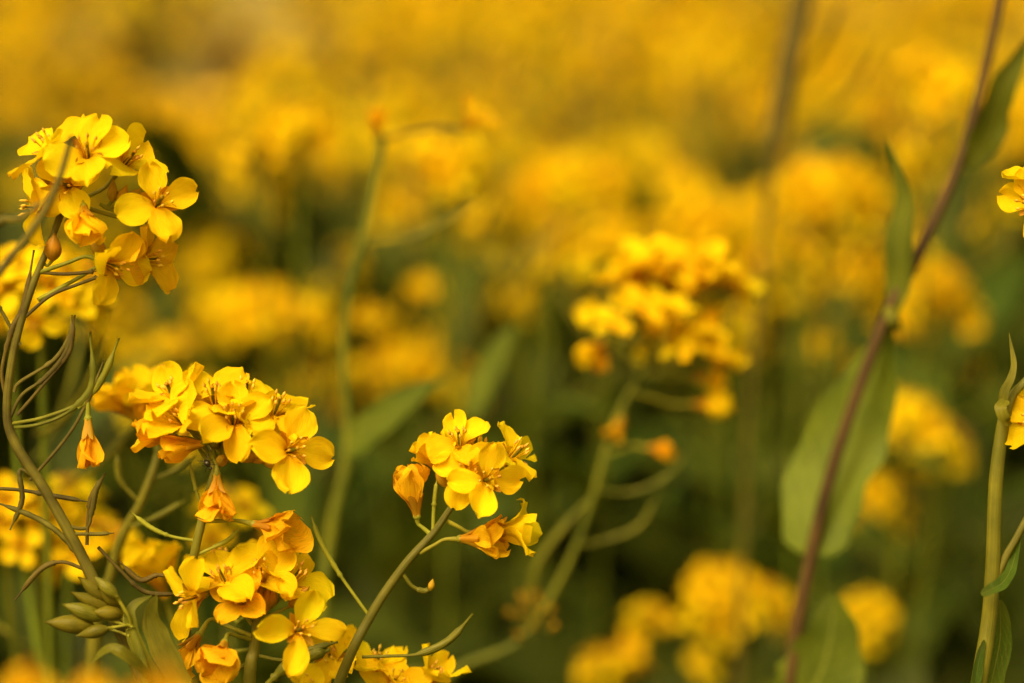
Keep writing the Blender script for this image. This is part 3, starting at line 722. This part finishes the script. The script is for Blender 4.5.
for (x, y, ax, at) in [(690, 378, (1, 0, .3), (640, 376)), (692, 404, (1, 0, .2), (632, 392)), (622, 416, (-.3, -.8, .3), (616, 420)), (648, 448, (.8, -.1, .4), (604, 455)), (604, 345, (-.2, -1, .2), (640, 370))]:
    hero_flower(pE, P(x, y, dE), D(*ax), P(*at, dE), rng, size=.0125 if x > 680 else .0085, width=.0078 if x > 680 else .005, opened=.22, mat='petal' if x > 680 else 'old_petal', stamens=False)
bud_cluster(pE, P(672, 306, dE), D(0, 1, .2), 9, rng, attach=P(665, 335, dE))
pod(pE, [P(596, 490, dE), P(630, 492, dE), P(665, 478, dE), P(692, 446, dE)], rng, r=.0008, rp=.0005, ped=.3)
pod(pE, [P(578, 545, dE), P(605, 540, dE), P(640, 525, dE), P(660, 490, dE)], rng, r=.0008, rp=.0005, ped=.3)
pod(pE, [P(590, 500, dE), P(570, 520, dE), P(540, 560, dE), P(528, 600, dE)], rng, r=.0012, rp=.0007, ped=.3)
bud_cluster(pE, P(534, 608, dE), D(0, .6, .6), 14, rng, rad=.008, mat='bud')
ground_leaves(pE, C, rng, ks=(.1, .2, .3))

# ---- H: blurred stalk with a leaf, left of centre
rng = random.Random(121)
dH = .80
root = Vector((P(310, 683, dH).x, .84, 0))
pH = thing('rapeseed_plant', root, 'blurred pale green stalk with one narrow leaf rising left of the photo centre', 'plant')
C = main_stem(pH, [root, P(290, 1500, .82), P(318, 700, dH), P(330, 540, dH), P(348, 450, dH), P(344, 360, dH), P(350, 290, dH), P(370, 210, dH), P(383, 135, dH)],
              [.005, .0040, .0024, .0020, .0017, .0015, .0014, .0013, .0011], mat='gstem', n=80, k=10)
hleaf(pH, [(344, 452, dH), (370, 432, .795), (405, 402, .79), (446, 378, .785)], .013, mat='lush', face=(-.2, .5, .8), clasp=.6, peak=.35, rng=rng)
hleaf(pH, [(470, 420, .9), (485, 385, .9), (500, 350, .9), (518, 322, .9)], .012, mat='lush', face=(-.5, .2, .8), clasp=.5, peak=.35, rng=rng)
hero_flower(pH, P(378, 138, dH), D(-.1, 1, .2), P(383, 160, dH), rng, size=.009, opened=.12, mat='old_petal', stamens=False)
pod(pH, [P(362, 245, dH), P(400, 240, dH), P(440, 225, dH), P(482, 198, dH)], rng, r=.0009, rp=.0006, ped=.4)
pod(pH, [P(382, 140, dH), P(410, 132, dH), P(440, 128, dH), P(470, 130, dH)], rng, r=.0008, rp=.0005, ped=.4, mat='dark')
hero_flower(pH, P(462, 130, dH), D(.6, .5, .3), P(440, 130, dH), rng, size=.0125, opened=.5, mat='old_petal')
ground_leaves(pH, C, rng, ks=(.1, .2, .3, .38))

# ---- I: dark thick stem, upper right
rng = random.Random(132)
dI = .98
root = Vector((P(740, 683, dI).x, 1.05, 0))
pI = thing('rapeseed_plant', root, 'thick dark blurred stem in the upper right between yellow clouds', 'plant')
C = main_stem(pI, [root, P(725, 1200, 1.0), P(745, 500, dI), P(760, 280, dI), P(772, 165, dI)], [.003, .0018, .0011, .0010, .0014], mat='dark', n=60)
main_stem(pI, [P(772, 166, dI), P(777, 135, dI), P(790, 60, dI), P(804, -20, dI), P(815, -120, dI)], [.002, .0046, .0052, .005, .003], mat='dark', name='branch', n=30)
raceme(pI, P(815, -120, dI), (.1, 0, 1), 14, rng)
ground_leaves(pI, C, rng, ks=(.1, .2, .3, .4))

# ---- foreground: dim blurred blooms in the bottom-left corner
rng = random.Random(143)
dJ = .40
root = Vector((P(60, 683, dJ).x, .45, 0))
pJ = thing('rapeseed_plant', root, 'dim blurred yellow blooms cut off by the bottom left corner', 'plant')
C = main_stem(pJ, [root, P(60, 1900, dJ), P(75, 900, dJ), P(78, 730, dJ)], [.004, .0036, .002, .0012], n=30)
for (x, y, ax) in [(14, 722, (-.5, .6, .4)), (60, 734, (0, .8, .5)), (118, 732, (.3, .8, .3)), (165, 728, (.5, .6, .4)), (90, 736, (0, .3, 1))]:
    hero_flower(pJ, P(x, y, dJ), D(*ax), P(78, 735, dJ), rng, size=.0105, opened=.85, mat='old_petal')
bud_cluster(pJ, P(80, 712, dJ), D(0, 1, 0), 8, rng)

# ================================================================== BLURRED HEADS BEHIND (placed where the photo shows them)
MID = [
    # x, y, d, label, n, spread, extra
    (255, 292, 1.05, 'blurred wide yellow head left of the pale green stalk', 20, 1.3, ((-40, 8, .02, 10, 1.0), (55, 18, 0, 10, .9), (20, 38, .02, 3, .6))),
    (372, 312, 1.05, 'small round blurred yellow bloom right beside the pale green stalk', 5, .7, ()),
    (424, 284, 1.12, 'single small blurred yellow tuft between the pale green stalk and the photo centre', 5, .6, ()),
    (400, 352, 1.10, 'blurred yellow head just above the narrow leaf of the pale green stalk', 12, 1.1, ((-50, 14, 0, 8, .8), (30, 4, 0, 5, .7))),
    (270, 386, 1.10, 'faint blurred yellow tuft directly above the broad dome of blooms', 5, .7, ()),
    (535, 254, 1.05, 'tiny round yellow blur standing alone near the photo centre', 3, .5, ()),
    (560, 162, 1.08, 'bright blurred yellow head with a flat top above the photo centre', 18, 1.2, ((50, 8, 0, 14, .9), (-30, 18, 0, 8, .8))),
    (614, 226, 1.00, 'rounded blurred yellow tuft above the ragged yellow head', 9, .7, ((-18, 20, 0, 4, .6),)),
    (705, 208, 1.04, 'blurred yellow head left of the thick dark stem', 14, .9, ((-20, 24, 0, 6, .6), (22, 20, .03, 8, .7))),
    (452, 148, .93, 'blurred orange-yellow head at the tip of a thin twig near the pale green stalk', 9, .85, ((-20, 0, 0, 4, .6),)),
    (826, 168, 1.00, 'large oval blurred yellow head right of the thick dark stem', 22, 1.3, ((-36, 14, 0, 10, .9), (38, 10, 0, 9, .8))),
    (796, 236, .98, 'small blurred yellow ball under the large oval head', 3, .45, ((30, -10, .03, 3, .45),)),
    (922, 142, .98, 'small blurred yellow spot left of the upper purple-brown stem', 4, .5, ()),
    (928, 272, 1.02, 'blurred yellow head half hidden behind the purple-brown stem', 14, 1.1, ((28, 20, 0, 8, .8), (-14, -18, .05, 6, .7))),
    (945, 72, 1.05, 'blurred yellow head in the upper right corner', 14, 1.1, ((60, 30, 0, 8, .8), (-20, -14, 0, 5, .7))),
    (908, 402, .95, 'pair of blurred yellow tufts right of the large clasping leaf', 9, .9, ((34, 26, 0, 9, .9),)),
    (880, 482, 1.00, 'dim blurred yellow tuft low beside the large clasping leaf', 6, .7, ()),
    (716, 574, .93, 'bright blurred yellow head low right of centre', 9, .8, ((48, 14, 0, 7, .65), (-5, 50, 0, 5, .55))),
    (650, 612, .93, 'small orange-yellow blur low right of centre', 4, .45, ((-48, 46, 0, 5, .5), (-26, 40, 0, 4, .45))),
    (870, 600, .95, 'dim orange-yellow blur low beside the purple-brown stem', 6, .6, ()),
    (830, 338, 1.05, 'faint yellow blur left of the purple-brown stem at mid height', 3, .5, ()),
    (765, 262, 1.08, 'small faint yellow blur between the ragged head and the purple-brown stem', 3, .5, ()),
    (170, 340, 1.10, 'faint orange-yellow blur below the upper left blooms', 7, .8, ()),
    (45, 262, .72, 'soft yellow blooms behind the upper left blooms', 14, 1.1, ((-35, 30, .03, 8, .9),)),
    (35, 500, .75, 'soft yellow bloom behind the brown pods at the left edge', 6, .7, ((-35, -10, 0, 5, .7), (65, 30, 0, 5, .7), (35, -15, .05, 4, .5))),
    (300, 110, .95, 'blurred yellow head at the upper left centre', 10, 1.0, ((-45, 30, 0, 4, .7),)),
    (230, 500, .80, 'soft yellow bloom behind the stem of the broad dome', 5, .6, ()),
    (510, 290, 1.3, 'faint blurred bloom left of the ragged yellow head', 9, .9, ()),
    (850, 262, 1.15, 'blurred yellow patch below the large oval head', 10, 1.0, ()),
]
for i, (x, y, d, lab, n, sp, ex) in enumerate(MID):
    mid_plant(x, y, d, lab, n=n, spread=sp, extra=ex, seed=i, pods=2, leaves=4, fs=.84, squash=.42)

for i, (x, y, d) in enumerate([(500, 188, 1.15), (482, 214, 1.2), (150, 352, 1.1), (205, 250, 1.3), (312, 372, 1.2), (455, 365, 1.2), (742, 306, 1.15), (688, 176, 1.3), (985, 64, 1.1), (1002, 186, 1.15),
                             (850, 226, 1.15), (905, 312, 1.1), (962, 345, 1.2), (345, 250, 1.3), (120, 300, 1.3), (200, 385, 1.0), (770, 190, 1.3), (660, 140, 1.35), (400, 190, 1.3), (560, 225, 1.25), (250, 180, 1.4), (835, 280, 1.3), (192, 158, 1.5), (228, 222, 1.4), (168, 212, 1.5), (150, 150, 1.7), (430, 330, 1.3), (480, 300, 1.4), (520, 330, 1.4), (310, 300, 1.4)]):
    mid_plant(x, y, d, 'out-of-focus rapeseed plant showing one small yellow tuft between the larger blurred heads', n=[3, 5, 6, 8][i % 4], spread=[.7, .9, 1.1][i % 3], seed=100 + i, pods=1, leaves=3, fs=.9, squash=.7,
              group='small blurred tufts of the middle distance')

# ================================================================== FIELD BEHIND
FR = random.Random(2024)
def filler_proto(k):
    rng = random.Random(300 + k)
    pl = thing('rapeseed_plant', (0, 0, 0), 'out-of-focus rapeseed plant in the dense yellow mass behind', 'plant', 'rapeseed plants massed in the background')
    top = Vector((rng.uniform(-.04, .04), rng.uniform(-.04, .04), 1.0))
    cv = stem_curve((0, 0, 0), top, rng, .03)
    g = Geo(); C = tube_geo(g, cv, [.005, .0042, .003, .0016], 'gstem', n=16, k=6); part('stem', g, pl)
    inst('flower_head', HEADS[rng.randrange(5)], pl, top, (0, 0, 1), rng.uniform(0, 6), 1.15)
    for b in range(rng.choice([2, 3, 4])):
        z0 = rng.uniform(.74, .88); st = Vector(C[int(z0 * 15)]); an = b * 2.4 + rng.uniform(-.3, .3); r = rng.uniform(.05, .14)
        t2 = Vector((st.x + math.cos(an) * r, st.y + math.sin(an) * r, min(z0 + rng.uniform(.13, .22), 1.02)))
        g = Geo(); tube_geo(g, [st, st.lerp(t2, .5) + Vector((math.cos(an) * .02, math.sin(an) * .02, -.02)), t2], [.0022, .0012], 'stem', n=8, k=5); part('branch', g, pl)
        inst('flower_head', HEADS[rng.randrange(5)], pl, t2, (math.cos(an) * .2, math.sin(an) * .2, 1), rng.uniform(0, 6), rng.uniform(.85, 1.15))
        inst('seed_pod', PODS[b % 4], pl, t2 - Vector((0, 0, .07)), rz=an)
    for b in range(7):
        z0 = .12 + .08 * b; st = Vector(C[int(z0 * 15)])
        inst('leaf', LEAVES[rng.randrange(5)], pl, st, rz=b * 2.4, sc=1.9 - 1.2 * z0)
    return pl
PROTO = [filler_proto(k) for k in range(6)]
def copy_tree(src, parent=None):
    c = src.copy(); COL.objects.link(c); c.parent = parent
    for ch in list(src.children): copy_tree(ch, c)
    return c
spots = []
for i in range(20000):
    if len(spots) >= 230: break
    y = FR.uniform(1.45, 5.2); hw = .235 * y + .12
    if FR.random() > hw / 1.4: continue
    if y < 2.4 and FR.random() < (.7 if x < 0 else .93): continue
    x = FR.uniform(-hw, hw)
    if any((x - q[0]) ** 2 + (y - q[1]) ** 2 < .11 ** 2 for q in spots): continue
    spots.append((x, y))
spots.sort(key=lambda q: q[1])
for i, (x, y) in enumerate(spots):
    o = PROTO[i] if i < len(PROTO) else copy_tree(PROTO[FR.randrange(len(PROTO))])
    s = FR.uniform(.93, 1.02) if y < 1.9 else FR.uniform(.88, 1.14) if y < 3 else FR.uniform(.95, 1.28)
    u = x / (.2118 * y)
    if -.95 < u < -.3 and y > 1.8 and i % 5: s = min(s, FR.uniform(.86, .97))
    o.location = (x, y, 0); o.rotation_euler = (FR.uniform(-.06, .06), FR.uniform(-.06, .06), FR.uniform(0, 6.28)); o.scale = (s, s, s)

# distant plants nobody could count: one mesh
def far_field():
    rng = random.Random(5); g = Geo()
    small = []
    for k in range(4):
        h = Geo()
        for j in range(12):
            t = (j + .5) / 12; an = j * 2.4; el = math.radians(75 - 80 * t); r = .008 + .022 * math.sqrt(t)
            q = Geo()
            for m in range(4): petal_geo(q, rng, .016, .012, .9, m * 1.571, 'petal', nu=3, nv=3, wav=.5)
            h.merge(q, frame((math.cos(an) * r, math.sin(an) * r, -.04 * t * t), (math.cos(an) * math.cos(el), math.sin(an) * math.cos(el), math.sin(el)), rng.uniform(0, 6)))
        tube_geo(h, [(0, 0, -.6), (.01, 0, -.25), (0, 0, 0)], [.004, .002], 'stem', n=4, k=4)
        leaf_geo(h, [(0, 0, -.35), (.08, 0, -.30), (.15, .02, -.34)], .05, 'leaf', (0, 0, 1), nu=5, nv=3)
        leaf_geo(h, [(0, 0, -.2), (-.06, .04, -.16), (-.12, .05, -.17)], .03, 'leaf', (0, 0, 1), nu=5, nv=3)
        small.append(h)
    for i in range(2300):
        y = 5.3 + 10 * rng.random() ** 1.3; x = rng.uniform(-1, 1) * (.26 * y + .4)
        z = rng.uniform(.8, 1.22) + .1 * rng.random() * (y > 8)
        if -.2 < x / y < -.06: z = min(z, .90)
        g.merge(small[i % 4], Matrix.Translation((x, y, z)) @ Matrix.Rotation(rng.uniform(0, 6.28), 4, 'Z') @ Matrix.Scale(rng.uniform(1, 1.5), 4))
    o = put('distant_rapeseed', g.mesh('distant_rapeseed')); o['kind'] = 'stuff'; o['label'] = 'far yellow rapeseed merging into one golden mass'; o['category'] = 'crop'
far_field()
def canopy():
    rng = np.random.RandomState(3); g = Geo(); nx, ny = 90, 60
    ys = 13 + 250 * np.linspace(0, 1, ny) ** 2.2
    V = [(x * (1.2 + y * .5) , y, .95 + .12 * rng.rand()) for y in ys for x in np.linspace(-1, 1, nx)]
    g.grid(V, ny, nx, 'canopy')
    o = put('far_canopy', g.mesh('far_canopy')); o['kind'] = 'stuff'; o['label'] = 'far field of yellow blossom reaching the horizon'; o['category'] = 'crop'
canopy()

def woods():  # woods added behind the field to dull the bright sky gaps
    rng = random.Random(31); g = Geo(); m, nt, n, l = new_mat('haze_tinted_foliage')
    out = n.new('ShaderNodeOutputMaterial'); b = n.new('ShaderNodeBsdfPrincipled'); b.inputs['Roughness'].default_value = 1
    tc = n.new('ShaderNodeTexCoord'); no = n.new('ShaderNodeTexNoise'); no.inputs['Scale'].default_value = .8; no.inputs['Detail'].default_value = 6
    l.new(tc.outputs['Object'], no.inputs['Vector']); rp = ramp(n, [(.35, (.10, .085, .035)), (.65, (.32, .26, .12))])  # khaki-grey of distant haze is put into the foliage colour
    l.new(no.outputs['Fac'], rp.inputs['Fac']); l.new(rp.outputs['Color'], b.inputs['Base Color']); l.new(b.outputs[0], out.inputs[0]); M['woods'] = m
    for i in range(900):
        x = rng.uniform(-90, 90); y = 190 + rng.uniform(-8, 8); z = rng.random() ** .7 * rng.uniform(13, 22); s = rng.uniform(1.2, 3.2)
        V = []
        for a_ in range(7):
            th = math.pi * a_ / 6
            for b_ in range(9):
                q = s * rng.uniform(.75, 1.2); ph = 2 * math.pi * b_ / 9
                V.append((x + q * math.sin(th) * math.cos(ph), y + q * math.sin(th) * math.sin(ph), z + q * math.cos(th)))
        g.grid(V, 7, 9, 'woods', wrap=True)
    o = put('added_woods', g.mesh('added_woods')); o['kind'] = 'stuff'; o['label'] = 'added woods beyond the yellow field, haze painted in as khaki'; o['category'] = 'woods'
woods()

# low leafy undergrowth between the stems
def undergrowth():
    rng = random.Random(9); g = Geo(); base = []
    for k in range(6):
        h = Geo(); L = rng.uniform(.12, .2); dr = rng.uniform(.1, .7)
        leaf_geo(h, [(0, 0, 0), (L * .3, 0, L * .45), (L * .7, 0, L * .55), (L, 0, L * (.6 - dr))], L * .38, 'low', (-.2, 0, 1), nu=9, nv=5, rng=rng); base.append(h)
    for i in range(6000):
        y = rng.uniform(.45, 3.6); x = rng.uniform(-1, 1) * (.24 * y + .3)
        zc = .30 if y < .95 else .66 if y < 1.5 else .84
        z = (rng.random() ** .6) * zc
        g.merge(base[i % 6], Matrix.Translation((x, y, z)) @ Matrix.Rotation(rng.uniform(0, 6.28), 4, 'Z') @ Matrix.Rotation(rng.uniform(-.5, .4), 4, 'Y') @ Matrix.Scale(rng.uniform(.7, 1.2), 4))
    o = put('undergrowth', g.mesh('undergrowth')); o['kind'] = 'stuff'; o['label'] = 'dark green leafy undergrowth between the stems'; o['category'] = 'undergrowth'
undergrowth()

# ================================================================== light
world = bpy.data.worlds.new('World'); scene.world = world; world.use_nodes = True
nt = world.node_tree; bg = nt.nodes['Background']
sky = nt.nodes.new('ShaderNodeTexSky'); sky.sky_type = 'NISHITA'; sky.sun_disc = False
EL, AZ = math.radians(48), math.radians(-150)       # sun behind the camera's left shoulder, high
sky.sun_elevation = EL; sky.sun_rotation = AZ; sky.dust_density = 4; sky.air_density = 1.0; sky.ozone_density = 1
mx = nt.nodes.new('ShaderNodeMixRGB'); mx.blend_type = 'MULTIPLY'; mx.inputs['Fac'].default_value = 1; mx.inputs['Color2'].default_value = (1.35, .99, .20, 1)
nt.links.new(sky.outputs[0], mx.inputs['Color1']); nt.links.new(mx.outputs[0], bg.inputs['Color'])
bg.inputs['Strength'].default_value = .23
sd = bpy.data.lights.new('sun', 'SUN'); sd.energy = 3.25; sd.angle = math.radians(30); sd.color = (1, .915, .62)
so = bpy.data.objects.new('sun', sd); COL.objects.link(so)
sv = Vector((math.sin(AZ) * math.cos(EL), math.cos(AZ) * math.cos(EL), math.sin(EL)))
so.rotation_euler = sv.to_track_quat('Z', 'Y').to_euler(); so.location = (0, 0, 5)

# ================================================================== camera object
cd = bpy.data.cameras.new('camera'); co = bpy.data.objects.new('camera', cd); COL.objects.link(co)
co.location = cam_loc; co.rotation_euler = (math.radians(90 - PITCH), 0, 0)
cd.lens = LENS; cd.sensor_width = 36; cd.clip_start = .01; cd.clip_end = 1000
cd.dof.use_dof = True; cd.dof.focus_distance = FOCUS; cd.dof.aperture_fstop = FSTOP; cd.dof.aperture_blades = 0
scene.camera = co
scene.view_settings.view_transform = 'Standard'; scene.view_settings.look = 'None'; scene.view_settings.exposure = 0
scene.render.resolution_x = W; scene.render.resolution_y = H
